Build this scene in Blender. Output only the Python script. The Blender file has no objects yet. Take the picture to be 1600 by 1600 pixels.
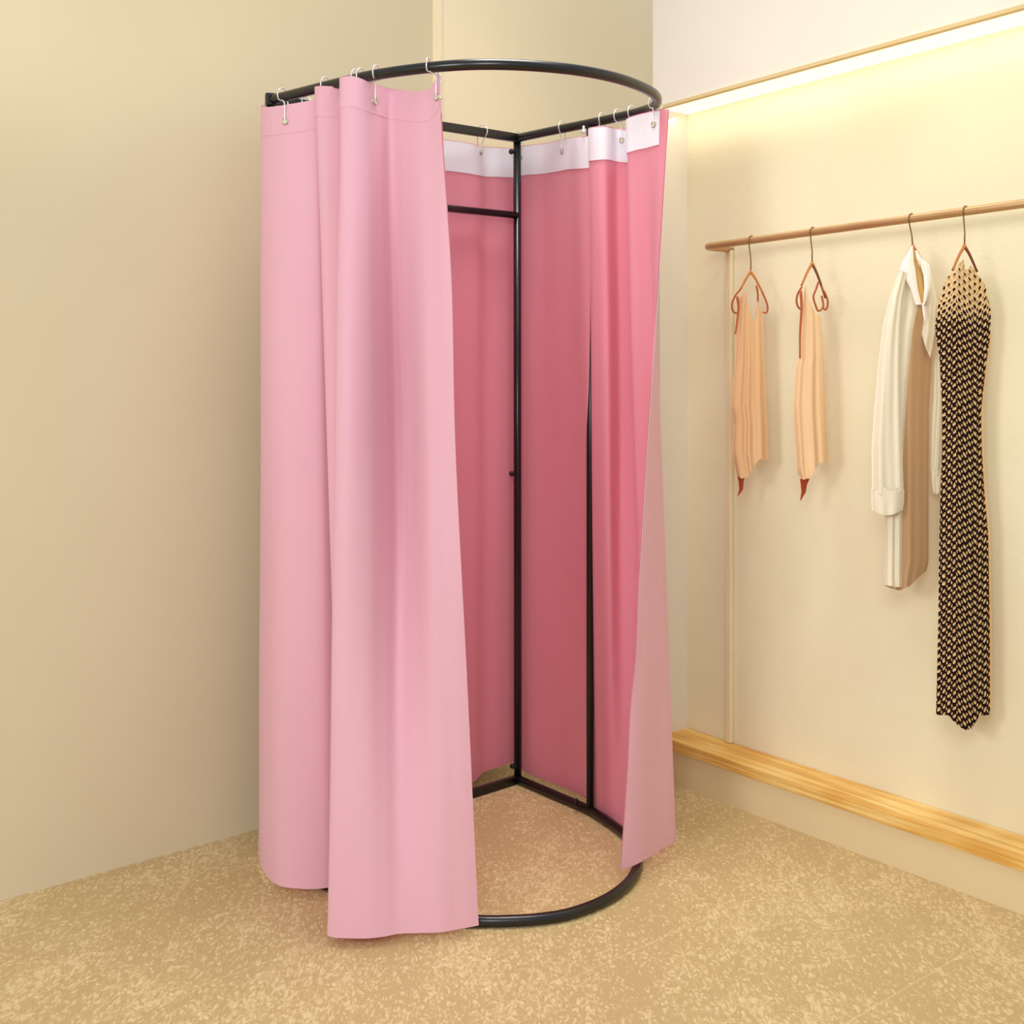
import bpy, math, random
from mathutils import Vector, Matrix, noise

random.seed(7)
col = bpy.context.scene.collection
F, CX, HY, CAMH = 1877.0, 800.0, 556.0, 1.314     # focal length in pixels, principal column, horizon row, eye height

# ------------------------------------------------------------------ measuring helpers
def P(px, py, z):                                   # photo position + distance -> point in the room
    return Vector(((px - CX) / F * z, z, CAMH - (py - HY) / F * z))
def G(px, py, h):                                   # photo position + height above floor -> point
    z = (CAMH - h) * F / (py - HY)
    return Vector(((px - CX) / F * z, z, h))
def proj(p):
    return (CX + p.x / p.y * F, HY - (p.z - CAMH) / p.y * F)
def V(x, y, z): return Vector((x, y, z))
def lerp(a, b, t): return a + (b - a) * t
def smooth(t):
    t = max(0.0, min(1.0, t)); return t * t * (3 - 2 * t)
def pl(tab, x):                                     # piecewise linear table, rounded
    if x <= tab[0][0]: return tab[0][1]
    for (a, fa), (b, fb) in zip(tab, tab[1:]):
        if x <= b: return fa + (fb - fa) * ((x - a) / (b - a))
    return tab[-1][1]

# ------------------------------------------------------------------ materials
def lin(c):
    o = []
    for v in c:
        v /= 255.0
        o.append(v / 12.92 if v <= .04045 else ((v + .055) / 1.055) ** 2.4)
    return (o[0], o[1], o[2], 1)
class NT:
    def __init__(s, name):
        s.m = bpy.data.materials.new(name); s.m.use_nodes = True
        s.t = s.m.node_tree; s.b = s.t.nodes['Principled BSDF']
    def n(s, typ, **kw):
        nd = s.t.nodes.new(typ)
        for k, v in kw.items(): setattr(nd, k, v)
        return nd
    def l(s, a, b): s.t.links.new(a, b)
    def math(s, op, a, b=None):
        nd = s.n('ShaderNodeMath', operation=op)
        for i, v in enumerate((a, b)):
            if v is None: continue
            if isinstance(v, (int, float)): nd.inputs[i].default_value = v
            else: s.l(v, nd.inputs[i])
        return nd.outputs[0]
    def ramp(s, fac, stops):
        nd = s.n('ShaderNodeValToRGB'); e = nd.color_ramp.elements
        while len(e) < len(stops): e.new(.5)
        for el, (p, c) in zip(e, stops): el.position = p; el.color = c
        s.l(fac, nd.inputs['Fac']); return nd.outputs['Color']
    def coords(s, scale=(1, 1, 1), rot=(0, 0, 0), which='Object'):
        tc = s.n('ShaderNodeTexCoord'); mp = s.n('ShaderNodeMapping')
        s.l(tc.outputs[which], mp.inputs['Vector'])
        mp.inputs['Scale'].default_value = scale; mp.inputs['Rotation'].default_value = rot
        return mp.outputs[0]
    def noise(s, vec, scale, detail=3, rough=.5, dist=0):
        nd = s.n('ShaderNodeTexNoise'); s.l(vec, nd.inputs['Vector'])
        nd.inputs['Scale'].default_value = scale; nd.inputs['Detail'].default_value = detail
        nd.inputs['Roughness'].default_value = rough; nd.inputs['Distortion'].default_value = dist
        return nd.outputs['Fac']
    def bump(s, h, strength, dist=.01):
        nd = s.n('ShaderNodeBump'); s.l(h, nd.inputs['Height'])
        nd.inputs['Strength'].default_value = strength; nd.inputs['Distance'].default_value = dist
        s.l(nd.outputs[0], s.b.inputs['Normal'])

def plain(name, c, rough=.5, metal=0, c2=None, nscale=4, spec=.5, bump=0, bscale=60, stretch=(1, 1, 1)):
    m = NT(name); b = m.b
    b.inputs['Roughness'].default_value = rough; b.inputs['Metallic'].default_value = metal
    b.inputs['Specular IOR Level'].default_value = spec
    v = m.coords(stretch)
    m.l(m.ramp(m.noise(v, nscale, 4), [(.32, lin(c2 or c)), (.68, lin(c))]), b.inputs['Base Color'])
    if bump: m.bump(m.noise(v, bscale, 3), bump, .003)
    return m.m

def cloth(name, c, c2, rough=.85, weave=900, transl=None, sheen=.15, wrinkle=.25):
    m = NT(name); b = m.b
    b.inputs['Roughness'].default_value = rough; b.inputs['Specular IOR Level'].default_value = .15
    b.inputs['Sheen Weight'].default_value = sheen
    v = m.coords((1, 1, .25)); v2 = m.coords((1, 1, 1))
    big = m.noise(v, 5, 3); fine = m.noise(v2, weave, 2)
    mixf = m.math('ADD', m.math('MULTIPLY', big, .8), m.math('MULTIPLY', fine, .2))
    m.l(m.ramp(mixf, [(.3, lin(c2)), (.7, lin(c))]), b.inputs['Base Color'])
    m.bump(m.math('ADD', m.noise(v, 14, 3), m.math('MULTIPLY', fine, .12)), wrinkle, .01)
    if transl:
        tr = m.n('ShaderNodeBsdfTranslucent'); tr.inputs['Color'].default_value = lin(transl)
        mx = m.n('ShaderNodeMixShader'); mx.inputs[0].default_value = .25
        out = m.t.nodes['Material Output']
        m.l(b.outputs[0], mx.inputs[1]); m.l(tr.outputs[0], mx.inputs[2]); m.l(mx.outputs[0], out.inputs['Surface'])
    return m.m

M = {}
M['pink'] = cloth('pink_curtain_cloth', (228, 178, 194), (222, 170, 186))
M['pink_in'] = cloth('curtain_inside_painted_glow', (236, 154, 171), (231, 146, 163))  # deeper rose: light through the cloth and bounced inside, put into the colour
M['tape'] = cloth('white_header_tape', (248, 246, 254), (244, 241, 250), sheen=0)
M['black'] = plain('black_gloss_enamel', (14, 13, 14), .28, 0, (10, 9, 10), 20, .6)
M['knob'] = plain('black_plastic', (12, 11, 12), .45)
M['chrome'] = plain('bright_wire', (236, 236, 238), .3, .55)
M['eyelet'] = plain('nickel_eyelet', (190, 184, 172), .3, .85)
M['hole'] = plain('pale_eyelet_middle', (246, 234, 208), .6)
M['wall_l'] = plain('beige_plaster', (218, 206, 175), .9, 0, (214, 202, 170), 1.6, .2, .05, 90)
M['wall_p'] = plain('warm_beige_panel', (250, 236, 202), .9, 0, (247, 232, 198), 1.6, .2, .05, 90)
M['wall_r'] = plain('cream_plaster', (236, 230, 218), .9, 0, (232, 225, 212), 1.5, .2, .05, 90)
M['niche'] = plain('textured_cream_wall', (240, 234, 203), .85, 0, (236, 228, 195), 3, .25, .22, 150)
M['plinth'] = plain('tan_plinth_paint', (228, 210, 168), .8, 0, (225, 206, 163), 2, .2)
M['trim'] = plain('tan_trim_paint', (222, 199, 150), .7, 0, (214, 188, 134), 3)
M['rail'] = plain('brushed_bronze', (205, 170, 125), .35, .55, (190, 150, 105), 5)
M['rail_wall'] = plain('cream_metal', (238, 224, 190), .6, 0, (234, 219, 184), 5)
M['hang_wood'] = plain('amber_wood', (206, 132, 58), .45, 0, (170, 96, 38), 40, stretch=(1, 1, .3))
M['hang_dark'] = plain('brown_wood', (128, 66, 28), .45, 0, (104, 50, 20), 40)
M['hang_wire'] = plain('aged_brass_wire', (150, 118, 78), .4, .8)
M['cami'] = cloth('apricot_satin', (226, 188, 144), (214, 170, 126), .5, 700, wrinkle=.4)
M['cami_l'] = cloth('pale_peach_satin', (240, 208, 166), (232, 194, 148), .5, 700, wrinkle=.4)
M['cami_d'] = cloth('rust_underside', (182, 74, 34), (160, 58, 26), .7, 700)
M['strap'] = cloth('rust_ribbon', (196, 108, 62), (164, 82, 44), .6, 700)
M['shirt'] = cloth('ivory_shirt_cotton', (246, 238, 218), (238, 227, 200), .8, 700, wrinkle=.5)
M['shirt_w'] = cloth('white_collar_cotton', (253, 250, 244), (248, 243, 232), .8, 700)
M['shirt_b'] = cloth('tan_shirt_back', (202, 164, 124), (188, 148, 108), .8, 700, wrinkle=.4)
M['shirt_in'] = cloth('honey_lining', (222, 180, 110), (208, 162, 90), .8, 700)
M['lining'] = cloth('nude_lining', (232, 190, 140), (224, 178, 126), .7, 700)

def wood():
    m = NT('golden_ledge_wood'); v = m.coords((1, 1, 1), (0, 0, -math.atan2(.773, -.635)))
    mp = m.n('ShaderNodeMapping'); m.l(v, mp.inputs['Vector']); mp.inputs['Scale'].default_value = (1.2, 22, 60)
    n1 = m.noise(mp.outputs[0], 2.2, 5, .6, .6); v2 = m.coords((1, 1, 1)); n2 = m.noise(v2, 4.5, 2)
    f = m.math('ADD', m.math('MULTIPLY', n1, .6), m.math('MULTIPLY', n2, .4))
    m.l(m.ramp(f, [(.32, lin((196, 134, 52))), (.48, lin((226, 176, 88))), (.62, lin((246, 216, 142)))]), m.b.inputs['Base Color'])
    m.b.inputs['Roughness'].default_value = .4
    return m.m
M['wood'] = wood()

def floor_mat():
    m = NT('glittering_gold_floor'); b = m.b
    ang = math.atan2(.635, .773)
    v = m.coords((1, 1, 1), (0, 0, -ang))
    v0 = v; v = m.coords((1.05, .52, 1))
    w = m.n('ShaderNodeTexNoise'); m.l(v, w.inputs['Vector']); w.inputs['Scale'].default_value = 34; w.inputs['Detail'].default_value = 2
    mixv = m.n('ShaderNodeVectorMath', operation='MULTIPLY_ADD')
    m.l(w.outputs['Color'], mixv.inputs[0]); mixv.inputs[1].default_value = (.028, .028, 0); m.l(v, mixv.inputs[2])
    vo = m.n('ShaderNodeTexVoronoi', feature='SMOOTH_F1'); m.l(mixv.outputs[0], vo.inputs['Vector'])
    vo.inputs['Scale'].default_value = 122; vo.inputs['Smoothness'].default_value = .5
    vo2 = m.n('ShaderNodeTexVoronoi', feature='F1'); m.l(mixv.outputs[0], vo2.inputs['Vector']); vo2.inputs['Scale'].default_value = 230
    fleck = m.math('SUBTRACT', 1, m.math('MULTIPLY', vo.outputs['Distance'], 1.5))
    sep = m.n('ShaderNodeSeparateColor'); m.l(vo.outputs['Color'], sep.inputs[0])
    pick = m.math('MULTIPLY', fleck, m.math('POWER', sep.outputs[0], .9))
    patch = m.noise(v, 5, 4, .6)
    small = m.math('SUBTRACT', 1, vo2.outputs['Distance'])
    grain = m.noise(v, 240, 2)
    f = m.math('ADD', m.math('ADD', m.math('MULTIPLY', pick, .40), m.math('MULTIPLY', patch, .46)),
               m.math('ADD', m.math('MULTIPLY', small, .2), m.math('MULTIPLY', grain, .22)))
    base = m.ramp(f, [(.45, lin((192, 166, 118))), (.60, lin((219, 195, 147))), (.76, lin((224, 202, 158))), (.92, lin((253, 244, 222)))])
    # faint joints between the slabs
    br = m.n('ShaderNodeTexBrick'); m.l(v0, br.inputs['Vector']); br.offset = 0
    br.inputs['Scale'].default_value = 1; br.inputs['Brick Width'].default_value = 50; br.inputs['Row Height'].default_value = .47
    br.inputs['Mortar Size'].default_value = .004; br.inputs['Mortar Smooth'].default_value = .6
    mx = m.n('ShaderNodeMix', data_type='RGBA'); mx.inputs[7].default_value = lin((240, 216, 165))
    m.l(m.math('MULTIPLY', br.outputs['Fac'], .22), mx.inputs[0]); m.l(base, mx.inputs[6])
    m.l(mx.outputs[2], b.inputs['Base Color'])
    b.inputs['Roughness'].default_value = .42; b.inputs['Specular IOR Level'].default_value = .35
    m.bump(f, .5, .006)
    return m.m
M['floor'] = floor_mat()

def dress_mat():
    m = NT('crochet_chevron_knit'); b = m.b
    uv = m.n('ShaderNodeUVMap'); sp = m.n('ShaderNodeSeparateXYZ'); m.l(uv.outputs[0], sp.inputs[0])
    wob = m.n('ShaderNodeTexNoise'); m.l(uv.outputs[0], wob.inputs['Vector']); wob.inputs['Scale'].default_value = 9
    wv = m.math('MULTIPLY', m.math('SUBTRACT', wob.outputs['Fac'], .5), .045)
    x = m.math('ADD', m.math('MULTIPLY', sp.outputs[0], 1), wv); y = m.math('ADD', sp.outputs[1], wv)
    ax = m.math('ABSOLUTE', m.math('SUBTRACT', x, .28))
    left = m.math('MULTIPLY', m.math('MAXIMUM', m.math('SUBTRACT', .28, x), 0), .6)
    right = m.math('MULTIPLY', m.math('PINGPONG', m.math('MAXIMUM', m.math('SUBTRACT', x, .28), 0), .31), .95)
    yy = m.math('SUBTRACT', y, m.math('ADD', left, right))
    sx = m.math('SINE', m.math('MULTIPLY', x, 2 * math.pi / .080)); sy = m.math('SINE', m.math('MULTIPLY', yy, 2 * math.pi / .120))
    f = m.math('ADD', m.math('MULTIPLY', m.math('MULTIPLY', sx, sy), .75), m.math('MULTIPLY', sy, .38))
    top = m.n('ShaderNodeMapRange'); m.l(sp.outputs[1], top.inputs[0])
    top.inputs[1].default_value = .15; top.inputs[2].default_value = 1.1; top.inputs[3].default_value = .7; top.inputs[4].default_value = -.16
    g = m.math('ADD', m.math('MULTIPLY', m.math('SUBTRACT', f, top.outputs[0]), 3.5), .5)
    m.l(m.ramp(g, [(.3, lin((228, 192, 142))), (.62, lin((34, 20, 16)))]), b.inputs['Base Color'])
    b.inputs['Roughness'].default_value = .9; b.inputs['Specular IOR Level'].default_value = .1
    m.bump(f, .8, .004)
    return m.m
M['dress'] = dress_mat()

# ------------------------------------------------------------------ object helpers
ORI = {}
def root_of(o):
    return ORI.get(o.name, Vector((0, 0, 0)))
def tag(o, label=None, cat=None, group=None, kind=None):
    if label: o['label'] = label
    if cat: o['category'] = cat
    if group: o['group'] = group
    if kind: o['kind'] = kind
    return o
def empty(name, loc, label, cat, group=None):
    o = bpy.data.objects.new(name, None); col.objects.link(o); o.location = loc
    o.empty_display_size = .1; ORI[o.name] = Vector(loc)
    return tag(o, label, cat, group)
def obj(name, verts, faces, mats, parent=None, origin=None, smooth_=True, midx=None, uvs=None):
    org = root_of(parent) if parent else (Vector(origin) if origin is not None else Vector((0, 0, 0)))
    me = bpy.data.meshes.new(name)
    me.from_pydata([tuple(Vector(v) - org) for v in verts], [], faces)
    for mm in (mats if isinstance(mats, (list, tuple)) else [mats]): me.materials.append(mm)
    if midx:
        for p, i in zip(me.polygons, midx): p.material_index = i
    if smooth_:
        for p in me.polygons: p.use_smooth = True
    if uvs:
        lay = me.uv_layers.new(name='UVMap')
        for lp in me.loops: lay.data[lp.index].uv = uvs[lp.vertex_index]
    me.validate(); me.update()
    o = bpy.data.objects.new(name, me); col.objects.link(o)
    if parent: o.parent = parent; ORI[o.name] = org
    else: o.location = org; ORI[o.name] = org
    return o

def tube_geo(pts, r, seg=12, closed=False, flat=1.0):
    pts = [Vector(p) for p in pts]; n = len(pts); vs = []; fs = []
    tang = []
    for i in range(n):
        a = pts[(i - 1) % n] if (closed or i > 0) else pts[i]
        b = pts[(i + 1) % n] if (closed or i < n - 1) else pts[i]
        tang.append((b - a).normalized())
    t0 = tang[0]; up = Vector((0, 0, 1)) if abs(t0.z) < .9 else Vector((1, 0, 0))
    nrm = (up - t0 * up.dot(t0)).normalized()
    for i in range(n):
        t = tang[i]; nrm = (nrm - t * nrm.dot(t)).normalized(); bi = t.cross(nrm)
        rr = r[i] if isinstance(r, (list, tuple)) else r
        for k in range(seg):
            a = 2 * math.pi * k / seg
            vs.append(pts[i] + nrm * (math.cos(a) * rr) + bi * (math.sin(a) * rr * flat))
    m = n if closed else n - 1
    for i in range(m):
        j = (i + 1) % n
        for k in range(seg):
            k2 = (k + 1) % seg
            fs.append((i * seg + k, i * seg + k2, j * seg + k2, j * seg + k))
    if not closed:
        fs.append(tuple(range(seg - 1, -1, -1))); fs.append(tuple((n - 1) * seg + k for k in range(seg)))
    return vs, fs
def join(*geos):
    vs = []; fs = []
    for g in geos:
        o = len(vs); vs += list(g[0]); fs += [tuple(i + o for i in f) for f in g[1]]
    return vs, fs
def tube(name, pts, r, mat, parent=None, **kw):
    vs, fs = tube_geo(pts, r, **kw); return obj(name, vs, fs, mat, parent)
def bar_geo(a, b, w, h, bev=.002):                  # rectangular tube from a to b with softened edges (w sideways, h upward)
    a = Vector(a); b = Vector(b); t = (b - a).normalized()
    up = Vector((0, 0, 1)) if abs(t.z) < .9 else Vector((.773, .635, 0)); s = t.cross(up).normalized(); up = s.cross(t)
    pr = []
    for sx, sy in ((1, 1), (-1, 1), (-1, -1), (1, -1)):
        order = ((0, 1), (1, 0)) if sx * sy > 0 else ((1, 0), (0, 1))
        c = [(sx * (w / 2 - bev * (1 - ox)), sy * (h / 2 - bev * (1 - oy))) for ox, oy in ((1, 0), (0, 1))]
        pr += c if sx * sy > 0 else c[::-1]
    vs = [a + s * x + up * y for x, y in pr] + [b + s * x + up * y for x, y in pr]
    n = len(pr); fs = [(i, (i + 1) % n, n + (i + 1) % n, n + i) for i in range(n)]
    fs += [tuple(range(n - 1, -1, -1)), tuple(range(n, 2 * n))]
    return vs, fs
def ball_geo(c, r, seg=14, rings=8, squash=(1, 1, 1)):
    vs = []; fs = []; c = Vector(c)
    for i in range(rings + 1):
        th = math.pi * i / rings
        for k in range(seg):
            a = 2 * math.pi * k / seg
            vs.append(c + Vector((math.sin(th) * math.cos(a) * r * squash[0], math.sin(th) * math.sin(a) * r * squash[1], math.cos(th) * r * squash[2])))
    for i in range(rings):
        for k in range(seg):
            fs.append((i * seg + k, (i + 1) * seg + k, (i + 1) * seg + (k + 1) % seg, i * seg + (k + 1) % seg))
    return vs, fs
def prism(poly, h0, h1):                            # plan polygon, lower and upper height (number or per-vertex list)
    n = len(poly)
    a = h0 if isinstance(h0, (list, tuple)) else [h0] * n; b = h1 if isinstance(h1, (list, tuple)) else [h1] * n
    vs = [V(x, y, a[i]) for i, (x, y) in enumerate(poly)] + [V(x, y, b[i]) for i, (x, y) in enumerate(poly)]
    fs = [(i, (i + 1) % n, n + (i + 1) % n, n + i) for i in range(n)] + [tuple(range(n - 1, -1, -1)), tuple(range(n, 2 * n))]
    return vs, fs
def cr(p0, p1, p2, p3, t):                          # centripetal Catmull-Rom
    def tj(ti, a, b): return ti + max(1e-5, (b - a).length) ** .5
    t0 = 0; t1 = tj(t0, p0, p1); t2 = tj(t1, p1, p2); t3 = tj(t2, p2, p3); t = t1 + (t2 - t1) * t
    a1 = p0 * ((t1 - t) / (t1 - t0)) + p1 * ((t - t0) / (t1 - t0)); a2 = p1 * ((t2 - t) / (t2 - t1)) + p2 * ((t - t1) / (t2 - t1))
    a3 = p2 * ((t3 - t) / (t3 - t2)) + p3 * ((t - t2) / (t3 - t2))
    b1 = a1 * ((t2 - t) / (t2 - t0)) + a2 * ((t - t0) / (t2 - t0)); b2 = a2 * ((t3 - t) / (t3 - t1)) + a3 * ((t - t1) / (t3 - t1))
    return b1 * ((t2 - t) / (t2 - t1)) + b2 * ((t - t1) / (t2 - t1))
def spline(pts, sub):
    n = len(pts); out = []
    for i in range(n - 1):
        p1, p2 = pts[i], pts[i + 1]
        p0 = pts[i - 1] if i else p1 * 2 - p2; p3 = pts[i + 2] if i < n - 2 else p2 * 2 - p1
        out += [cr(p0, p1, p2, p3, k / sub) for k in range(sub)]
    return out + [pts[-1]]

# ------------------------------------------------------------------ the room
LD = Vector((.769, .639)); L0 = Vector((-1.234, 2.895)); LN = Vector((.639, -.769))      # left wall: direction, point, normal into the room
RD = Vector((-.635, .773)); R0 = Vector((.507, 3.66)); RN = Vector((.773, .635))          # right wall: direction away, point, normal out of the room
def LW(a, o=0): return L0 + LD * a + LN * o
def RW(b, o=0): return R0 + RD * b + RN * o
def b_of(px, o=0):
    k = (px - CX) / F; p = R0 + RN * o
    return (p.x - k * p.y) / (-RD.x + k * RD.y)
def a_of(px, o=0):
    k = (px - CX) / F; p = L0 + LN * o
    return (k * p.y - p.x) / (LD.x - k * LD.y)
def struct(name, g, mat, smooth_=False): return tag(obj(name, g[0], g[1], mat, smooth_=smooth_), kind='structure')

fl = [LW(-4.2), LW(3.2), RW(-3.4, 1.2), (2.2, -2.2), (-3.6, -2.2)]
struct('floor', prism([(-4.8, -2.5), (3.6, -2.5), (3.6, 5.8), (-4.8, 5.8)], -.12, 0), M['floor'])
WH = 2.75
def wallbox(a0, a1, o0, o1, h0, h1, f): return prism([tuple(f(a0, o0)), tuple(f(a1, o0)), tuple(f(a1, o1)), tuple(f(a0, o1))], h0, h1)
struct('wall_left', wallbox(-4.4, 3.0, 0, -.12, 0, WH, LW), M['wall_l'])
apan = a_of(686, .018)
struct('wall_back', join(wallbox(apan, 2.9, .018, .0005, 0, WH, LW), wallbox(apan - .012, apan + .006, .024, .0005, 0, WH, LW)), M['wall_p'])

bA = b_of(1020); bS = bA - .03; bE = -3.3; D = .125
# lower edge of the upper wall, measured at two photo columns
b1 = b_of(1046); b2 = b_of(1600)
h1 = P(1046, 163, RW(b1).y).z; h2 = P(1600, 9, RW(b2).y).z
def hs(b): return h1 + (h2 - h1) * (b - b1) / (b2 - b1)
bE2 = -2.5
up = prism([tuple(RW(bA, 0)), tuple(RW(bE2, 0)), tuple(RW(bE2, .42)), tuple(RW(bA, .42))], [hs(bA), hs(bE2), hs(bE2), hs(bA)], WH)
stile = prism([tuple(RW(bA, 0)), tuple(RW(bS, 0)), tuple(RW(bS, .42)), tuple(RW(bA, .42))], 0, [hs(bA), hs(bS), hs(bS), hs(bA)])
struct('wall_right', up, M['wall_r'])
struct('trim_2', stile, M['wall_r'])
back = prism([tuple(RW(bS, D)), tuple(RW(bE2, D)), tuple(RW(bE2, D + .1)), tuple(RW(bS, D + .1))], 0, [hs(bS), hs(bE2), hs(bE2), hs(bS)])
struct('wall_niche', back, M['niche'])
struct('trim_1', prism([tuple(RW(bA, -.006)), tuple(RW(bE2, -.006)), tuple(RW(bE2, .012)), tuple(RW(bA, .012))],
                       [hs(bA) - .007, hs(bE2) - .007, hs(bE2) - .007, hs(bA) - .007], [hs(bA) + .003, hs(bE2) + .003, hs(bE2) + .003, hs(bA) + .003]), M['trim'])
struct('baseboard_right', prism([tuple(RW(bS, .004)), tuple(RW(bE2, .004)), tuple(RW(bE2, D)), tuple(RW(bS, D))], 0, .103), M['plinth'])
lg = prism([tuple(RW(bS, -.002)), tuple(RW(bE2, -.002)), tuple(RW(bE2, D - .001)), tuple(RW(bS, D - .001))], .1035, .138)
lo = obj('ledge_board', lg[0], lg[1], M['wood'], origin=(*RW(-.6, .06), .1035), smooth_=False)
tag(lo, 'long golden wooden ledge board along the foot of the clothes niche', 'ledge')
bv = lo.modifiers.new('bevel', 'BEVEL'); bv.width = .003; bv.segments = 2

# ------------------------------------------------------------------ the clothes rail
hA = P(1105, 385, RW(b_of(1105)).y).z; bR0 = b_of(1105); bR1 = b_of(1600)
hB = P(1600, 318, RW(bR1).y).z
def rail_h(b): return hA + (hB - hA) * (b - bR0) / (bR1 - bR0)
def rail_pt(b, o=0): p = RW(b, o); return V(p.x, p.y, rail_h(b))
rail = empty('clothes_rail', (*RW(bR0, D), .138), 'slim bronze clothes rail running along the niche wall above the ledge', 'clothes rail')
elbow = [rail_pt(bR0 + .012, D - .002)] + [rail_pt(bR0 + .012, D - .04)]
for k in range(0, 7):
    a = math.pi / 2 * k / 6; elbow.append(rail_pt(bR0 + .012 - .03 * (1 - math.cos(a)), .03 * (1 - math.sin(a))))
tube('rail_tube', elbow + [rail_pt(bR0 - .05), rail_pt(-.6), rail_pt(bE2 + .05, 0)], .0108, M['rail'], rail, seg=16)
pe = rail_pt(bR0 + .012, D - .0)
fp = join(bar_geo(V(pe.x - RN.x * .010, pe.y - RN.y * .010, .14), V(pe.x - RN.x * .010, pe.y - RN.y * .010, pe.z + .012), .020, .016))
obj('wall_post', fp[0], fp[1], M['rail_wall'], rail, smooth_=False)
pr_ = rail_pt(bE2 + .05, 0)
g = tube_geo([pr_, rail_pt(bE2 + .05, D - .002)], .0108, 14); obj('end_bracket', g[0], g[1], M['rail'], rail)

# ------------------------------------------------------------------ garments
def sheetpair(xl, xr, top, bot, z0, depth, fold, nu=36, nv=60, tilt=0, uvo=None, edge_pow=.6):
    """A hollow flattened garment body: left and right outlines, neckline and hem, front and back sheets joined at the sides."""
    vs = []; uv = []
    for side in (-1, 1):
        for i in range(nv + 1):
            for j in range(nu + 1):
                u = j / nu; v = i / nv
                y = top(u) + (bot(u) - top(u)) * v
                x = lerp(xl(y), xr(y), u)
                lens = (max(0, 4 * u * (1 - u))) ** edge_pow
                z = z0 + tilt * (u - .5) + side * depth(v) * lens + (fold(u, v) * lens if side < 0 else fold(u, v) * lens * .6)
                vs.append(P(x, y, z))
                if uvo: uv.append(((x - uvo[0]) / 100, (y - uvo[1]) / 100))
    W = nu + 1; N = W * (nv + 1); fs = []
    for s in (0, 1):
        for i in range(nv):
            for j in range(nu):
                q = (s * N + i * W + j, s * N + (i + 1) * W + j, s * N + (i + 1) * W + j + 1, s * N + i * W + j + 1)
                fs.append(q if s == 0 else q[::-1])
    for i in range(nv):
        a = i * W; b = (i + 1) * W
        fs.append((a, N + a, N + b, b)); a += nu; b += nu; fs.append((a, b, N + b, N + a))
    return vs, fs, uv
def T(*tab): return lambda y: pl(tab, y)
def folds(*fr):
    return lambda u, v: sum(a * (.35 + .65 * v) * math.sin(2 * math.pi * (f * u + ph + dr * v)) for f, a, ph, dr in fr)
def hanger(hook_px, hook_top, stem_px, apex, larm, rarm, label, arm_mat, arm_mat2, z, group='clothes hangers on the rail'):
    """Wire hook over the rail, stem, and two sloping wooden arms."""
    b = b_of(hook_px); rp = rail_pt(b); z = rp.y
    root = empty('clothes_hanger', P(apex[0], apex[1], z), label, 'hanger', group)
    pts = [P(apex[0], apex[1], z), P(lerp(apex[0], stem_px, .5), lerp(apex[1], proj(rp)[1] + 12, .5), z)]
    R = .0128; tdir = RN
    for k in range(0, 11):
        a = math.radians(205 - 205 * k / 10) if False else math.radians(-30 + 215 * k / 10)
        pts.append(V(rp.x - tdir.x * math.cos(a) * R, rp.y - tdir.y * math.cos(a) * R, rp.z + math.sin(a) * R))
    tube('hook', pts, .0019, M['hang_wire'], root, seg=8)
    for (ax, ay), mt in ((larm, arm_mat), (rarm, arm_mat2)):
        s = spline([P(apex[0], apex[1], z), P(lerp(apex[0], ax, .35), lerp(apex[1], ay, .28), z), P(ax, ay, z)], 5)
        tube('arm', s, [.0042 - .0014 * i / (len(s) - 1) for i in range(len(s))], mt, root, seg=10)
    g = ball_geo(P(apex[0], apex[1], z), .0052); obj('neck', g[0], g[1], arm_mat, root)
    return z

# --- camisoles
def cami(name, label, z, body_mat, xl, xr, top, bot, fo, loops, cords, tail, depth):
    root = empty(name, P((xl(600) + xr(600)) / 2, bot(.3), z), label, 'camisole', 'camisoles on the rail')
    g = sheetpair(xl, xr, top, bot, z, depth, fo); obj('body', g[0], g[1], body_mat, root)
    for lp in loops:
        pts = spline([P(x, y, z - .012 + .02 * k / len(lp)) for k, (x, y) in enumerate(lp)], 5)
        tube('strap', pts, .0028, M['strap'], root, seg=8)
    for cd in cords:
        pts = spline([P(x, y, z - .026) for x, y in cd], 5)
        tube('ribbon_tie', pts, [.0042 - .002 * i / (len(pts) - 1) for i in range(len(pts))], M['strap'], root, seg=8)
    l = [(y, x) for x, y in tail[0]]; r = [(y, x) for x, y in tail[1]]
    g = sheetpair(T(*l), T(*r), lambda u: l[0][0], lambda u: l[-1][0], z + .006, lambda v: .006, lambda u, v: .004 * math.sin(9 * u), 8, 20)
    obj('hem_tail', g[0], g[1], M['cami_d'], root)
    return root

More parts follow.
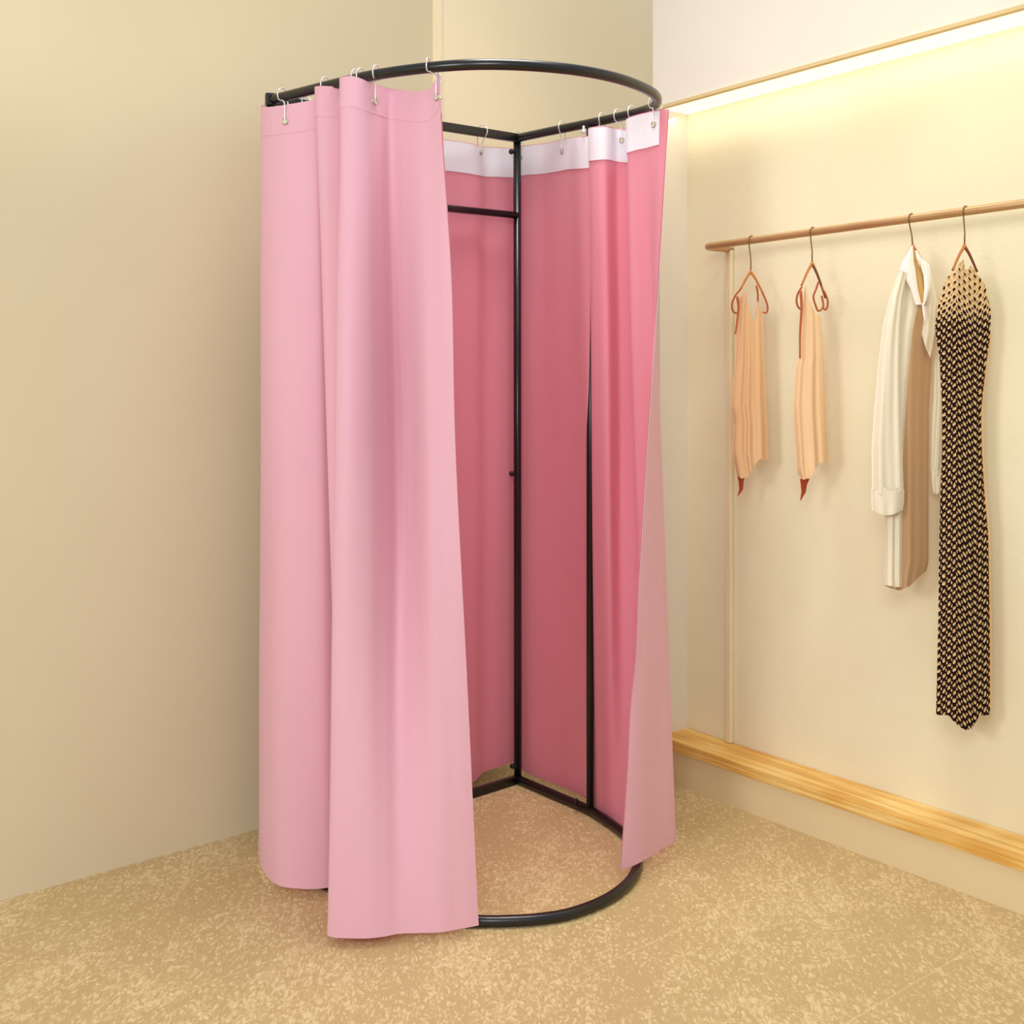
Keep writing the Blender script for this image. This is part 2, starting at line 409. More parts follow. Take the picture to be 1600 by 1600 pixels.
z = hanger(1174, 366, 1173.5, (1173, 425), (1157, 452), (1193, 460), 'wooden hanger holding the darker apricot camisole, leftmost hanger on the rail', M['hang_wood'], M['hang_wood'], None)
c1 = cami('camisole', 'apricot satin camisole with dangling shoulder tie, hanging nearest the left end of the rail', z, M['cami'],
     T((450, 1159), (470, 1155), (487, 1152), (523, 1150), (562, 1149), (600, 1145), (636, 1142), (660, 1146), (709, 1144), (746, 1152)),
     T((450, 1186), (470, 1188), (490, 1192), (560, 1194.5), (640, 1198), (717, 1200.5), (760, 1199)),
     T((0, 468), (.12, 457), (.24, 455), (.40, 474), (.62, 503), (.72, 498), (.80, 474), (.86, 469), (.93, 480), (1, 491)),
     T((0, 743), (.14, 748), (.36, 745), (.52, 733), (.68, 721), (.78, 717), (1, 718)),
     folds((3.2, .006, .1, .15), (5.3, .0035, .4, -.1)),
     [[(1157, 452), (1149, 462), (1143.5, 476), (1146, 487), (1153, 490)], [(1190, 455), (1196, 468), (1199.5, 480), (1197, 489), (1192, 488)], [(1182, 446), (1184, 458), (1184, 472)]],
     [[(1152, 463), (1154, 480), (1152, 500), (1149, 522)]],
     ([(1152, 744), (1154, 752), (1155, 764), (1152, 775)], [(1164, 742), (1162, 752), (1161, 765), (1153, 776)]), lambda v: .012 + .014 * v)
z = hanger(1270, 352, 1269, (1269, 412), (1252, 447), (1290, 466), 'wooden hanger holding the paler peach camisole, second hanger from the left', M['hang_wood'], M['hang_dark'], None)
c2 = cami('camisole', 'pale peach camisole with dark rust left edge, second garment from the left on the rail', z, M['cami_l'],
     T((446, 1257), (487, 1254), (523, 1250), (560, 1247), (572, 1243), (636, 1238.5), (676, 1241), (735, 1245), (751, 1250)),
     T((446, 1266), (492, 1282), (520, 1285), (562, 1288), (640, 1291), (722, 1294.5), (760, 1293)),
     T((0, 452), (.14, 447), (.30, 446), (.5, 470), (.78, 492), (.9, 490), (1, 494)),
     T((0, 742), (.12, 750), (.45, 745), (.62, 731), (.72, 723), (1, 722)),
     folds((2.6, .006, .3, .1), (4.7, .003, .1, -.1)),
     [[(1253, 448), (1247, 458), (1244.5, 470), (1248, 481), (1254, 484)], [(1283, 448), (1291, 462), (1293.5, 475), (1290, 484), (1286, 481)],
      [(1279, 440), (1275, 452), (1271, 463), (1274, 476), (1279, 486), (1286, 480), (1284, 462)]],
     [[(1251, 454), (1252.5, 480), (1250, 520), (1250, 560)]],
     ([(1250, 748), (1251, 757), (1252, 768), (1250, 782)], [(1266, 746), (1261, 757), (1259, 769), (1251, 783)]), lambda v: .012 + .014 * v)

# --- shirt
z = hanger(1424, 329, 1424, (1426, 385), (1409, 419), (1446, 417), 'hanger inside the ivory shirt, third hook from the left on the rail', M['hang_wood'], M['hang_wood'], None)
sh = empty('shirt', P(1425, 920, z), 'ivory long-sleeved shirt hanging on the rail between the camisoles and the patterned dress', 'shirt')
zb = z + .010
g = sheetpair(T((392, 1418), (420, 1404), (464, 1393), (520, 1386), (600, 1384), (922, 1382)), T((392, 1436), (420, 1452), (470, 1461), (560, 1456), (640, 1452), (800, 1451), (880, 1451), (900, 1444), (925, 1440)),
              T((0, 440), (.2, 405), (.42, 394), (.55, 430), (.62, 462), (.75, 400), (1, 430)), T((0, 915), (.2, 920), (.42, 923), (.68, 915), (1, 893)), zb, lambda v: .020 + .008 * v, folds((2.4, .005, .2, .1), (4.1, .003, .5, 0)))
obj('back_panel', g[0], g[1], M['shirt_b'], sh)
g = sheetpair(T((392, 1420), (420, 1405), (464, 1392), (511, 1386), (600, 1384), (925, 1382)), T((392, 1429), (440, 1433), (480, 1436), (520, 1428), (600, 1420), (660, 1415), (720, 1411), (925, 1411)),
              T((0, 440), (.4, 405), (1, 396)), T((0, 914), (.5, 917), (1, 918)), zb - .016, lambda v: .014 + .006 * v, folds((1.7, .006, .1, .2), (3.1, .003, .3, .1)))
obj('left_front', g[0], g[1], M['shirt'], sh)
g = sheetpair(T((404, 1434), (440, 1444), (470, 1446), (500, 1443), (560, 1434)), T((400, 1440), (420, 1453), (470, 1463), (520, 1461), (570, 1452)),
              T((0, 412), (.5, 404), (1, 416)), T((0, 520), (.5, 545), (1, 560)), zb - .017, lambda v: .010, folds((1.3, .004, .1, .1)), 16, 24)
obj('right_front', g[0], g[1], M['shirt'], sh)
def sleeve(name, rows, zc, dep, ph):
    g = sheetpair(T(*[(y, a) for y, a, b in rows]), T(*[(y, b) for y, a, b in rows]), lambda u: rows[0][0] + 6 * abs(u - .5), lambda u: rows[-1][0] - 3 + 9 * math.sin(math.pi * u), zc, lambda v: dep, folds((1.6, .006, ph, .2), (2.9, .003, ph * 2, -.2)), 20, 44, edge_pow=.5)
    return obj(name, g[0], g[1], M['shirt'], sh)
def cuff(rows, zc, dep, par):
    g = sheetpair(T(*[(y, a) for y, a, b in rows]), T(*[(y, b) for y, a, b in rows]), lambda u: rows[0][0] + 3 * math.sin(13 * u), lambda u: rows[-1][0] - 4 + 8 * math.sin(math.pi * u), zc, lambda v: dep, folds((2.2, .003, .1, 0)), 18, 14, edge_pow=.5)
    return obj('cuff', g[0], g[1], M['shirt'], par)
sl = sleeve('sleeve', [(424, 1404, 1418), (464, 1390, 1411), (511, 1379, 1408), (560, 1373, 1407), (640, 1366, 1408), (700, 1362, 1410), (768, 1362.5, 1412)], zb - .040, .022, .1)
cuff([(764, 1361, 1413), (785, 1361.5, 1412.5), (801, 1363, 1410)], zb - .040, .025, sl)
sr = sleeve('sleeve', [(424, 1448, 1456), (470, 1455, 1466), (540, 1459, 1472), (620, 1458, 1476), (680, 1454, 1474), (738, 1452, 1471)], zb + .020, .014, .5)
cuff([(734, 1451, 1473), (750, 1452, 1473), (768, 1455, 1471)], zb + .020, .017, sr)
def ribbon(rows, zc, mat, name, dep=.004, par=None):
    g = sheetpair(T(*[(y, a) for y, a, b in rows]), T(*[(y, b) for y, a, b in rows]), lambda u: rows[0][0], lambda u: rows[-1][0], zc, lambda v: dep, lambda u, v: 0, 8, 26, edge_pow=.5)
    return obj(name, g[0], g[1], mat, par or sh)
ribbon([(392, 1425, 1431), (410, 1427, 1434), (430, 1430, 1441), (450, 1434, 1443), (475, 1440, 1446)], zb - .034, M['shirt_in'], 'neck_lining', .003)
cl = ribbon([(384, 1424, 1427), (395, 1418, 1427), (410, 1410, 1428), (420, 1406, 1430), (428, 1410, 1431), (450, 1422, 1434), (476, 1430, 1440)], zb - .044, M['shirt_w'], 'collar', .006)
ribbon([(391, 1430, 1433), (405, 1432, 1441), (414, 1438, 1452), (430, 1443, 1455), (450, 1444, 1454), (470, 1443, 1448), (476, 1442, 1445)], zb - .046, M['shirt_w'], 'collar', .006)
ribbon([(474, 1440, 1445), (490, 1442, 1447), (502, 1444, 1447)], zb - .045, M['shirt_w'], 'neck_tie', .004)

# --- dress
z = hanger(1509, 315, 1508, (1507, 385), (1488, 423), (1527, 425), 'brown-armed hanger holding the patterned dress, rightmost hanger on the rail', M['hang_wood'], M['hang_dark'], None)
dr = empty('dress', P(1507, 1135, z), 'long sleeveless black and cream chevron knit dress, rightmost garment on the rail', 'dress')
dl = T((404, 1495), (436, 1478), (471, 1467), (510, 1460.5), (530, 1463), (560, 1468), (640, 1472), (700, 1472), (784, 1469), (870, 1467), (970, 1466), (1117, 1462.5))
drr = T((404, 1521), (414, 1526), (451, 1541), (487, 1548.5), (527, 1547), (560, 1542), (640, 1533), (700, 1534), (767, 1538), (835, 1544), (970, 1546.5), (1117, 1547))
dt = T((0, 436), (.22, 412), (.42, 405), (.5, 421), (.62, 421), (.74, 414), (.86, 422), (1, 440))
db = T((0, 1117), (.24, 1118), (.30, 1125), (.44, 1136), (.56, 1141), (.66, 1139), (.75, 1126), (.8, 1119), (1, 1117))
g = sheetpair(dl, drr, dt, db, z, lambda v: .016 + .010 * v, folds((1.25, .006, .30, .02), (2.5, .003, .1, .03)), 48, 90, uvo=(1465, 400))
obj('knit_body', g[0], g[1], M['dress'], dr, uvs=g[2])
g = sheetpair(lambda y: dl(y) + 8, lambda y: drr(y) + 3.2, lambda u: 520, lambda u: 1108, z + .008, lambda v: .010, folds((1.2, .003, .3, 0)), 16, 30)
obj('lining', g[0], g[1], M['lining'], dr)

# ------------------------------------------------------------------ the fitting room frame
HT = 1.980; HB_ = .0135; RT = .0128
ring_px = [(424, 156), (454, 148.6), (517.5, 132.7), (581, 118), (645, 108.5), (710, 102.2), (760, 100.6), (810, 101.6), (860, 105), (910, 111), (960, 121.2), (997, 133.5),
           (1020, 145.5), (1027, 156), (1020, 167), (1002, 174), (960, 184.5), (910, 195), (860, 205), (808, 216)]
TR = [G(x, y, HT) if y > HY else Vector(((x - CX) / F * (HT - CAMH) * F / (HY - y), (HT - CAMH) * F / (HY - y), HT)) for x, y in ring_px]
corner = TR[-1].copy(); lend = TR[0].copy()
TRS = spline(TR, 8)
base_px = [(752, 1439), (790, 1439), (840, 1436), (890, 1427.5), (940, 1409), (965, 1394), (985, 1375), (995, 1356), (995, 1333), (986, 1313), (966, 1295), (940, 1277), (922, 1266), (865, 1241), (809, 1217)]
BR = [G(x, y, HB_) for x, y in base_px]
left_base = [V(p.x, p.y, HB_) for p in TR[:5]]
BRS = spline(left_base + BR, 8)
frame = empty('fitting_room_frame', V(.05, 3.2, 0), 'black metal free-standing fitting room frame with ring top and corner pole', 'frame')
tube('top_ring', TRS, RT, M['black'], frame, seg=18)
g = bar_geo(corner + V(.004, 0, 0), lend, .016, .026); obj('top_bar', g[0], g[1], M['black'], frame, smooth_=False)
tube('base_ring', BRS, RT, M['black'], frame, seg=18)
bc = BR[-1]
g = bar_geo(bc, left_base[0], .018, .024); obj('base_bar', g[0], g[1], M['black'], frame, smooth_=False)
tube('corner_pole', [V(bc.x, bc.y, .004), corner + V(0, 0, .008)], .0118, M['black'], frame, seg=16)
rp_b = G(922, 1266, HB_)
tube('side_pole', [V(rp_b.x, rp_b.y, .006), V(rp_b.x, rp_b.y, HT)], .0106, M['black'], frame, seg=16)
tube('side_pole', [V(lend.x, lend.y, .006), V(lend.x, lend.y, HT)], .0106, M['black'], frame, seg=16)
BD = (lend - corner); BL = BD.length; BD = BD.normalized()
hc = P(806, 336.5, corner.y).z
tube('cross_bar', [V(corner.x, corner.y, hc), V(lend.x, lend.y, hc)], .0108, M['black'], frame, seg=14)
g = bar_geo(lend + V(-.014, -.004, 0), lend + V(.008, .004, 0), .026, .032); obj('end_cap', g[0], g[1], M['knob'], frame, smooth_=False)
for px, py in ((799, 237), (799.5, 740), (801, 1197)):
    p = P(px, py, corner.y - .012)
    g = join(ball_geo(p, .0085, squash=(1, .8, 1)), tube_geo([p, p + V(.012, .006, 0)], .0045, 10)); obj('bolt_knob', g[0], g[1], M['knob'], frame)
p = P(912, 205.5, 3.41); g = join(ball_geo(p, .0075), tube_geo([p, p + V(0, 0, .016)], .0035, 10)); o = obj('stud', g[0], g[1], M['chrome'], frame); o['label'] = 'shiny metal stud under the top ring'
p = G(900, 1251, .036); g = join(ball_geo(p, .007), tube_geo([p, p - V(0, 0, .014)], .0035, 10)); obj('stud', g[0], g[1], M['knob'], frame)

# ------------------------------------------------------------------ curtains
class Surf:
    def __init__(s, cols): s.c = cols; s.n = len(cols)
    def colpt(s, i, v):
        top, bot, adj = s.c[i]; p = lerp(top, bot, v)
        for (vc, wd, dpx, dz) in adj:
            w = math.exp(-((v - vc) / wd) ** 2); p = p + V(dpx / F * p.y * w, dz * w, 0)
        return p
    def ev(s, u, v):
        i = min(int(u), s.n - 2); t = u - i
        p1, p2 = s.colpt(i, v), s.colpt(i + 1, v)
        p0 = s.colpt(i - 1, v) if i else p1 * 2 - p2; p3 = s.colpt(i + 2, v) if i < s.n - 2 else p2 * 2 - p1
        return cr(p0, p1, p2, p3, t)
    def wr(s, u, v):                                # evaluated with small natural wrinkles
        p = s.ev(u, v); q = V(p.x * 6, p.y * 6, p.z * 1.3)
        amp = .0035 * smooth(v * 5)
        return p + V(noise.noise(q) * amp, noise.noise(q + V(9, 3, 5)) * amp, 0)
    def nrm(s, u, v):
        e = .02; d = s.ev(min(u + e, s.n - 1), v) - s.ev(max(u - e, 0), v); k = V(d.y, -d.x, 0)
        return k.normalized()
def sheet(S, u0, u1, v0, v1, off, th, nu, nv, sgn, wav=0):
    """Thick cloth sheet: outer and inner faces; returns verts, faces, material index per face."""
    vs = []; W = nu + 1
    for side in (1, -1):
        for i in range(nv + 1):
            for j in range(nu + 1):
                u = lerp(u0, u1, j / nu); v = lerp(v0, v1, i / nv)
                vs.append(S.wr(u, v) + S.nrm(u, v) * (sgn * (off + side * th / 2)))
    N = W * (nv + 1); fs = []; mi = []
    for s in (0, 1):
        for i in range(nv):
            for j in range(nu):
                q = (s * N + i * W + j, s * N + i * W + j + 1, s * N + (i + 1) * W + j + 1, s * N + (i + 1) * W + j)
                fs.append(q if (s == 0) == (sgn > 0) else q[::-1]); mi.append(s)
    per = [j for j in range(W)] + [i * W + nu for i in range(1, nv + 1)] + [nv * W + j for j in range(nu - 1, -1, -1)] + [i * W for i in range(nv - 1, 0, -1)]
    for a, b in zip(per, per[1:] + per[:1]):
        k = len(vs); vs += [vs[a].copy(), vs[N + a].copy(), vs[N + b].copy(), vs[b].copy()]
        fs.append((k, k + 1, k + 2, k + 3)); mi.append(0)
    return vs, fs, mi
def bl(t, off, h):                                  # beside the left bar, off = outward
    out = V(-BD.y, BD.x, 0) if (-BD.y * -1 + BD.x * 0) < 0 else V(BD.y, -BD.x, 0)
    n = V(BD.y, -BD.x, 0)
    if n.dot(V(-1, 1, 0)) < 0: n = -n
    p = corner + BD * t + n * off; return V(p.x, p.y, h)
e_ = TR[-5] - corner; RB = e_.normalized()
def br(s, off, h):
    n = V(-RB.y, RB.x, 0)
    if n.dot(V(1, 1, 0)) < 0: n = -n
    p = corner + RB * s + n * off; return V(p.x, p.y, h)
def c(t, b, *adj): return (t, b, adj)
def pb(px, z, h=.022): return V((px - CX) / F * z, z, h)

left_cols = [
    c(bl(-.05, .050, 1.960), bl(-.05, .055, .052)), c(bl(.0, .050, 1.957), bl(.0, .055, .048)), c(bl(.03, .050, 1.955), bl(.03, .056, .046)), c(bl(.08, .056, 1.952), bl(.08, .062, .040)),
    c(bl(.13, .036, 1.950), bl(.13, .044, .032)), c(bl(.19, .040, 1.953), bl(.20, .046, .026)), c(bl(.28, .046, 1.953), bl(.28, .05, .022)), c(bl(.40, .03, 1.953), bl(.40, .035, .022)),
    c(bl(.54, .045, 1.95), bl(.54, .05, .022)), c(bl(.68, .03, 1.95), bl(.68, .04, .022)), c(bl(.79, .045, 1.95), bl(.79, .06, .022)),
    c(P(414, 166, 3.19), pb(410, 3.19)), c(P(409, 168.5, 3.12), pb(406.5, 3.10)), c(P(415, 168.5, 3.07), pb(416, 3.0)), c(P(432, 167, 3.03), pb(440, 2.93)),
    c(P(464, 162, 2.995), pb(475, 2.915)), c(P(494, 156, 2.985), pb(510, 2.92)), c(P(507, 152, 3.01), pb(534, 2.945)), c(P(500, 141, 2.985), pb(538, 2.935)),
    c(P(492.5, 137, 2.955), pb(533, 2.915)), c(P(500, 135.5, 2.935), pb(545, 2.91)), c(P(530, 136, 2.94), pb(560, 2.91)), c(P(549, 134, 2.955), pb(575, 2.92)),
    c(P(552, 128, 2.93), pb(560, 2.83)), c(P(538, 124, 2.905), pb(530, 2.73)),
    c(P(531, 123, 2.885), pb(512.5, 2.684), (.1, .08, 2.5, 0)), c(P(536, 121.5, 2.862), pb(520, 2.672)), c(P(551, 120, 2.852), pb(540, 2.667)),
    c(P(571, 126, 2.855), pb(575, 2.665), (.45, .33, 0, .030)), c(P(590, 131, 2.872), pb(600, 2.668), (.45, .36, 0, .085)), c(P(606, 134.5, 2.885), pb(622, 2.674), (.45, .38, 0, .125)),
    c(P(628, 139, 2.872), pb(652, 2.685), (.45, .36, 0, .075)),
    c(P(655, 144, 2.835), pb(690, 2.695)), c(P(672, 139, 2.805), pb(715, 2.708)), c(P(681, 125, 2.785), pb(735, 2.718), (.12, .1, 1, 0)), c(P(685, 114, 2.776), pb(748.5, 2.726), (.07, .05, 0, 0), (.25, .12, 4, 0), (.45, .14, -1, 0)),
]
SL = Surf(left_cols)
def ht(px): return 1.95
right_cols = [
    c(br(-.045, .040, 1.964), br(-.045, .046, .040)), c(br(.0, .038, 1.963), br(.0, .040, .030)), c(br(.08, .040, 1.958), br(.08, .046, .026)), c(br(.15, .026, 1.954), br(.15, .05, .026)),
    c(br(.23, .006, 1.950), br(.23, .044, .026)), c(P(906, 213.5, 3.43), br(.29, .036, .026)),
    c(P(921.5, 212, 3.404), P(914, 1243, 3.47), (.18, .16, 2.2, 0)), c(P(924.5, 210, 3.416), P(921, 1246, 3.49)), c(P(924, 204, 3.412), pb(927, 3.475, .012)),
    c(P(920.5, 200.5, 3.392), pb(931, 3.437, .008)), c(P(928, 198.8, 3.368), pb(940, 3.412, .006)), c(P(944, 198, 3.362), pb(957, 3.37, .006), (.5, .5, 0, -.014)), c(P(966, 199, 3.378), pb(977, 3.335, .006), (.45, .5, 0, .05)), c(P(986, 200, 3.35), pb(1000, 3.33, .008), (.45, .5, 0, .04)),
    c(P(991, 194, 3.30), pb(1020, 3.322, .012)), c(P(983, 186, 3.245), pb(1035, 3.30, .016), (.5, .4, -16, 0), (.85, .2, -12, 0)), c(P(993, 181, 3.215), pb(1046, 3.265), (.5, .4, -6, 0)), c(P(1009, 176.5, 3.18), pb(1055, 3.22), (.4, .3, 2, 0)), c(P(1022, 173.5, 3.158), pb(1030, 3.13, .026)),
    c(P(1032, 172, 3.142), P(1002, 1346, 3.04)), c(P(1039, 171.5, 3.132), P(985, 1354, 3.008)), c(P(1045, 171, 3.122), P(971.5, 1359, 2.99), (.8, .05, -2, 0), (.72, .05, 2, 0)),
]
SR = Surf(right_cols)
def curtain(S, label, sgn, tape_u, nu, org, hem_u):
    vs, fs, mi = sheet(S, 0, S.n - 1, 0, 1, 0, .0016, nu, 90, sgn)
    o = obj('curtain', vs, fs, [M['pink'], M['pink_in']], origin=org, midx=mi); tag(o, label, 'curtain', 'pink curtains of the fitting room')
    hv = .092 / 1.93
    g = sheet(S, tape_u[0], tape_u[1], .0012, hv, -.0026, .0014, int(nu * (tape_u[1] - tape_u[0]) / (S.n - 1)), 6, sgn)
    t = obj('header_tape', g[0], g[1], M['tape'], o); t['label'] = 'white tape along the inside top edge'
    g = sheet(S, hem_u[0], hem_u[1], -.0008, 0.072 / 1.93, .0013, .0008, int(nu * (hem_u[1] - hem_u[0]) / (S.n - 1)), 6, sgn)
    obj('header_band', g[0], g[1], M['pink'], o)
    g = sheet(S, hem_u[0], hem_u[1], 1 - .022 / 1.93, 1.0002, .0012, .0006, int(nu * (hem_u[1] - hem_u[0]) / (S.n - 1)), 3, sgn)
    obj('hem', g[0], g[1], M['pink'], o)
    g = sheet(S, S.n - 1.75, S.n - 1.0005, .0012, .999, -.0030, .0010, 6, 80, sgn)
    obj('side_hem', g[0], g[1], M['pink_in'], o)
    return o
CL = curtain(SL, 'long pink curtain on the left of the fitting room, its folded front panel hanging lowest', 1, (0, SL.n - 1.02), 260, V(-.45, 2.9, .02), (11, SL.n - 1))
CR = curtain(SR, 'pink curtain right of the fitting room, drawn back, its free edge curling outward', -1, (0, SR.n - 3.0), 190, V(.35, 3.3, .02), (9, SR.n - 1))

def find(S, px, py, u0, u1):
    best = None
    for i in range(61):
        for j in range(31):
            u = lerp(u0, u1, i / 60); v = j / 30 * .08; q = proj(S.ev(u, v)); d = (q[0] - px) ** 2 + (q[1] - py) ** 2
            if best is None or d < best[0]: best = (d, u, v)
    return best[1], best[2]
def eyelet(S, cur, u, v, sgn):
    p = S.wr(u, v); n = S.nrm(u, v); t = Vector((0, 0, 1)); s = n.cross(t).normalized()
    geos = []
    for side in (1, -1):
        ring = [p + n * (side * .0046) + (s * math.cos(a) + t * math.sin(a)) * .0074 for a in [2 * math.pi * k / 18 for k in range(18)]]
        geos.append(tube_geo(ring, .0016, 8, True))
    disc = [p + n * (sd * .0042) + (s * math.cos(a) + t * math.sin(a)) * .0075 for sd in (1, -1) for a in [2 * math.pi * k / 18 for k in range(18)]]
    geos.append((disc, [tuple(range(18)), tuple(range(35, 17, -1))] + [(k, (k + 1) % 18, 18 + (k + 1) % 18, 18 + k) for k in range(18)]))
    g = join(*geos); nd = len(geos[0][1]) + len(geos[1][1]); obj('eyelet', g[0], g[1], [M['eyelet'], M['hole']], cur, midx=[0] * nd + [1] * (len(g[1]) - nd))
    return p
def on_ring(px, lo, hi):
    best = min(range(lo, hi), key=lambda i: abs(proj(TRS[i])[0] - px))
    a = TRS[max(best - 1, 0)]; b = TRS[min(best + 1, len(TRS) - 1)]
    return TRS[best], (b - a).normalized()
def on_bar(px):
    t = min((i / 400 * BL for i in range(401)), key=lambda t: abs(proj(corner + BD * t)[0] - px))
    return corner + BD * t, BD
def hook(cp, tan, gp, n, htop, label, turn=0, hidden=False):
    """Wire shower-style hook: a loop over the tube; one leg runs down the seen face of the cloth, the other behind it, meeting in the eyelet."""
    side = V(tan.y, -tan.x, 0).normalized()
    side = Matrix.Rotation(turn, 3, 'Z') @ side
    if side.dot(-cp) < 0: side = -side
    if n.dot(-gp) < 0: n = -n
    R = RT + .0065; pts = []
    for k in range(0, 21):
        a = math.radians(-42 + 260 * k / 20)
        pts.append(cp + side * (math.cos(a) * R * 1.08) + V(0, 0, math.sin(a) * R + .003))
    up = max(.012, htop - gp.z)
    f1 = gp + n * .0055 + V(0, 0, up * .6); f2 = gp + n * .0065 + V(0, 0, up + .004)
    b1 = gp - n * .0055 + V(0, 0, up * .6); b2 = gp - n * .0065 + V(0, 0, up + .004)
    if hidden: f1 = lerp(gp, pts[0], .33); f2 = lerp(gp, pts[0], .66); b1 = lerp(gp, pts[-1], .33); b2 = lerp(gp, pts[-1], .66)
    full = spline([gp + n * .005 + V(0, 0, -.002), f1, f2, pts[0]], 5)[:-1] + pts + spline([pts[-1], b2, b1, gp - n * .005 + V(0, 0, -.002)], 5)[1:]
    g = tube_geo(full, .0016, 8)
    o = obj('curtain_hook', g[0], g[1], M['chrome'], origin=gp)
    return tag(o, label, 'hook', 'wire curtain hooks')
NTOP = len(TRS); NF = 8 * 12
H = [  # where, tube column, curtain, eyelet column & row (or None = hidden), u range, words
    ('f', 671, SL, CL, (684, 152), (32.5, 35), 'silver wire hook at the free right edge of the left curtain'),
    ('f', 585, SL, CL, (584, 157), (27, 31), 'silver wire hook above the eyelet of the wide front panel'),
    ('f', 563, SL, CL, None, (23.6,), 'silver wire hook left of the front panel eyelet, right one of a close pair'),
    ('f', 555, SL, CL, None, (22.4,), 'silver wire hook peeking over the front panel, the left one of a close pair'),
    ('f', 511, SL, CL, None, (17.6,), 'silver wire hook above the narrow middle fold of the left curtain'),
    ('f', 441, SL, CL, (447, 189), (13, 16), 'silver wire hook above the eyelet of the leftmost curtain panel'),
    ('b', 463, SL, CL, None, (9.3,), 'silver wire hook on the rear bar behind the leftmost panel, left of two'),
    ('b', 477, SL, CL, None, (8.6,), 'silver wire hook on the rear bar behind the leftmost panel, right of two'),
    ('b', 753, SL, CL, (750, 238), (2.5, 6), 'silver wire hook on the rear bar left of the corner pole'),
    ('r', 811, SR, CR, (815, 247), (.3, 2), 'silver wire hook beside the top of the corner pole'),
    ('r', 880, SR, CR, (880, 237), (2, 5), 'silver wire hook midway between corner pole and the right curtain folds'),
    ('r', 940, SR, CR, None, (7.9,), 'silver wire hook over the left edge of the first right fold'),
    ('r', 967, SR, CR, (973, 220), (11, 13), 'silver wire hook above the eyelet of the first right fold'),
    ('r', 990, SR, CR, None, (14.2,), 'silver wire hook where the last right fold begins'),
    ('r', 1024, SR, CR, (1023, 195), (16, 19.5), 'silver wire hook at the far right bend of the ring'),
]
for where, px, S, cur, gxy, ur, words in H:
    if where == 'f': cp, tn = on_ring(px, 0, NF)
    elif where == 'b': cp, tn = on_bar(px)
    else: cp, tn = on_ring(px, 8 * 13, NTOP)
    if gxy: u, v = find(S, gxy[0], gxy[1], *ur)
    else: u, v = ur[0], .020
    gp = eyelet(S, cur, u, v, 1)
    hook(cp, tn, gp, S.nrm(u, v), S.ev(u, 0).z, words, .25, gxy is None)

# ------------------------------------------------------------------ light
def area(name, loc, target, size, power, colr, sy=None):
    l = bpy.data.lights.new(name, 'AREA'); l.energy = power; l.color = colr; l.size = size
    if sy: l.shape = 'RECTANGLE'; l.size_y = sy
    o = bpy.data.objects.new(name, l); col.objects.link(o); o.location = loc
    o.rotation_euler = (Vector(target) - Vector(loc)).to_track_quat('-Z', 'Y').to_euler(); return o
w = bpy.data.worlds.new('World'); bpy.context.scene.world = w; w.use_nodes = True
w.node_tree.nodes['Background'].inputs[0].default_value = (.96, .98, 1, 1)
w.node_tree.nodes['Background'].inputs[1].default_value = .64
area('key_softbox', (-2.2, -.3, 2.1), (-.2, 3.0, 1.1), .9, 46, (1, .99, .98))
area('added_front_fill', (-.25, -.6, 2.3), (.6, 3.3, 1.2), .9, 34, (1, .985, .95))  # unseen fill added near the camera to brighten booth interior and niche
cp = area('added_booth_fill', (.10, 2.95, 3.4), (.10, 3.05, 0), .7, 6.5, (1, .98, .95)); cp.data.spread = math.radians(70)  # unseen light added overhead to lift the floor and cloth inside the booth
cm = RW(-1.0, .05); cl_ = area('cove_lamp', (cm.x, cm.y, hs(-1.0) - .03), (0, 0, 0), 2.6, 1.0, (1, .9, .72), .03)
d3 = V(RD.x, RD.y, -(hs(-1) - hs(0))).normalized(); zc = V(-RN.x * .45, -RN.y * .45, 1); zc = (zc - d3 * zc.dot(d3)).normalized(); yc = zc.cross(d3)
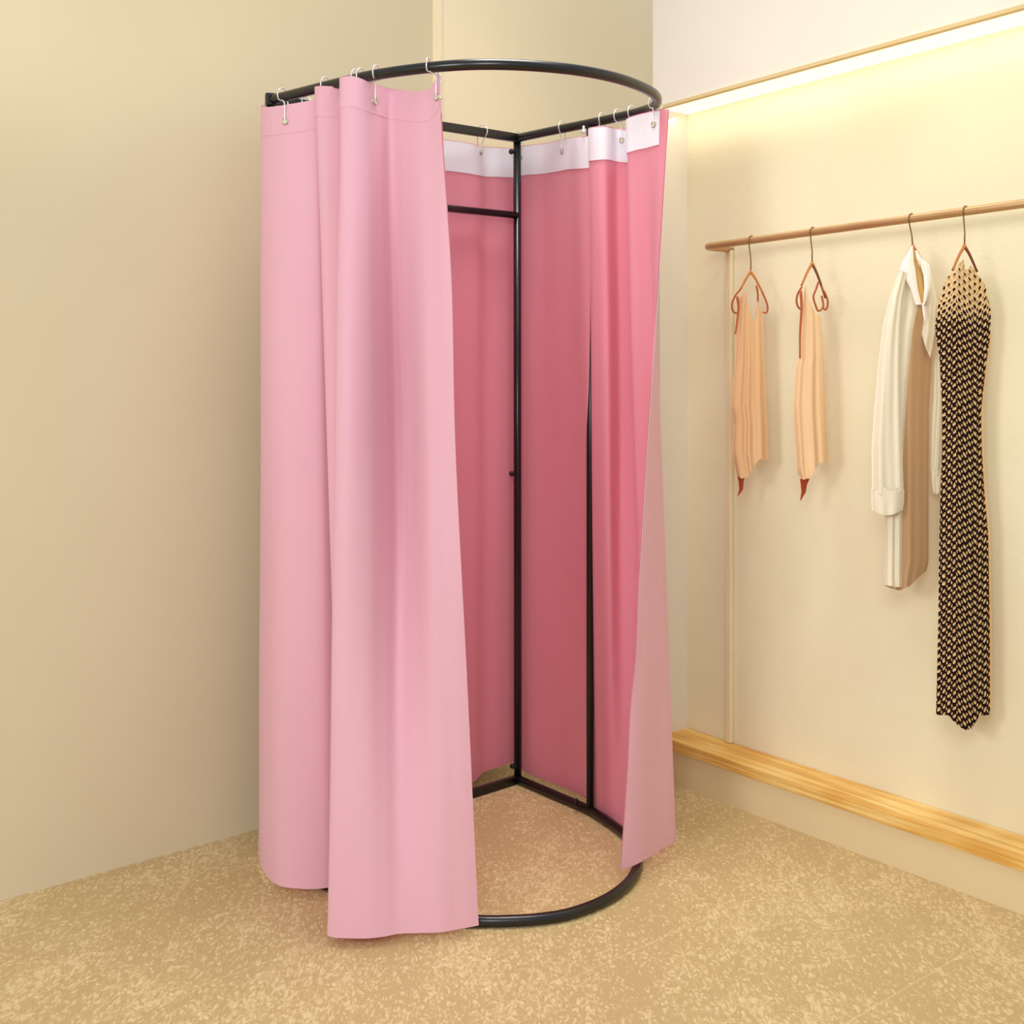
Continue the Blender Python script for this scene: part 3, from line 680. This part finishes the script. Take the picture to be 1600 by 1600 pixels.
cl_.rotation_euler = Matrix((d3, yc, zc)).transposed().to_euler()
nl = area('added_niche_fill', (.75, 2.3, 3.0), (1.0, 3.4, .9), .4, 1.7, (1, .90, .74)); nl.data.spread = math.radians(80)  # unseen light added to brighten the niche, no fitting there
s = bpy.data.lights.new('added_wall_spot', 'SPOT'); s.energy = 33; s.color = (1, .95, .85); s.spot_size = math.radians(62); s.spot_blend = .4; s.shadow_soft_size = .15  # unseen spot added, its cone edge shaping the bright upper left wall
so = bpy.data.objects.new('added_wall_spot', s); col.objects.link(so); so.location = (-.5, 1.3, 2.7)
so.rotation_euler = (Vector((-1.25, 2.88, 2.75)) - so.location).to_track_quat('-Z', 'Y').to_euler()
# luminous diffuser strip let into the underside of the upper wall
cove = NT('cove_diffuser'); cove.b.inputs['Base Color'].default_value = (.9, .86, .76, 1)
cove.b.inputs['Emission Color'].default_value = lin((255, 238, 205)); cove.b.inputs['Emission Strength'].default_value = .95
cg = prism([tuple(RW(bS - .004, .014)), tuple(RW(bE2 + .02, .014)), tuple(RW(bE2 + .02, D - .002)), tuple(RW(bS - .004, D - .002))],
           [hs(bS) - .008, hs(bE2) - .008, hs(bE2) - .008, hs(bS) - .008], [hs(bS) - .001, hs(bE2) - .001, hs(bE2) - .001, hs(bS) - .001])
cv = obj('cove_light', cg[0], cg[1], cove.m, origin=(*RW(-.8, .06), hs(-.8)), smooth_=False)
tag(cv, 'long glowing cove light strip under the upper wall, above the clothes rail', 'light')

# ------------------------------------------------------------------ camera
cam = bpy.data.cameras.new('camera'); co = bpy.data.objects.new('camera', cam); col.objects.link(co)
co.location = (0, 0, CAMH); co.rotation_euler = (math.pi / 2, 0, 0)
cam.sensor_width = 36; cam.sensor_fit = 'HORIZONTAL'; cam.lens = F / 1600 * 36; cam.shift_y = -(800 - HY) / 1600
cam.clip_start = .05
sc = bpy.context.scene; sc.camera = co
sc.view_settings.view_transform = 'Standard'; sc.view_settings.look = 'None'; sc.view_settings.exposure = 0
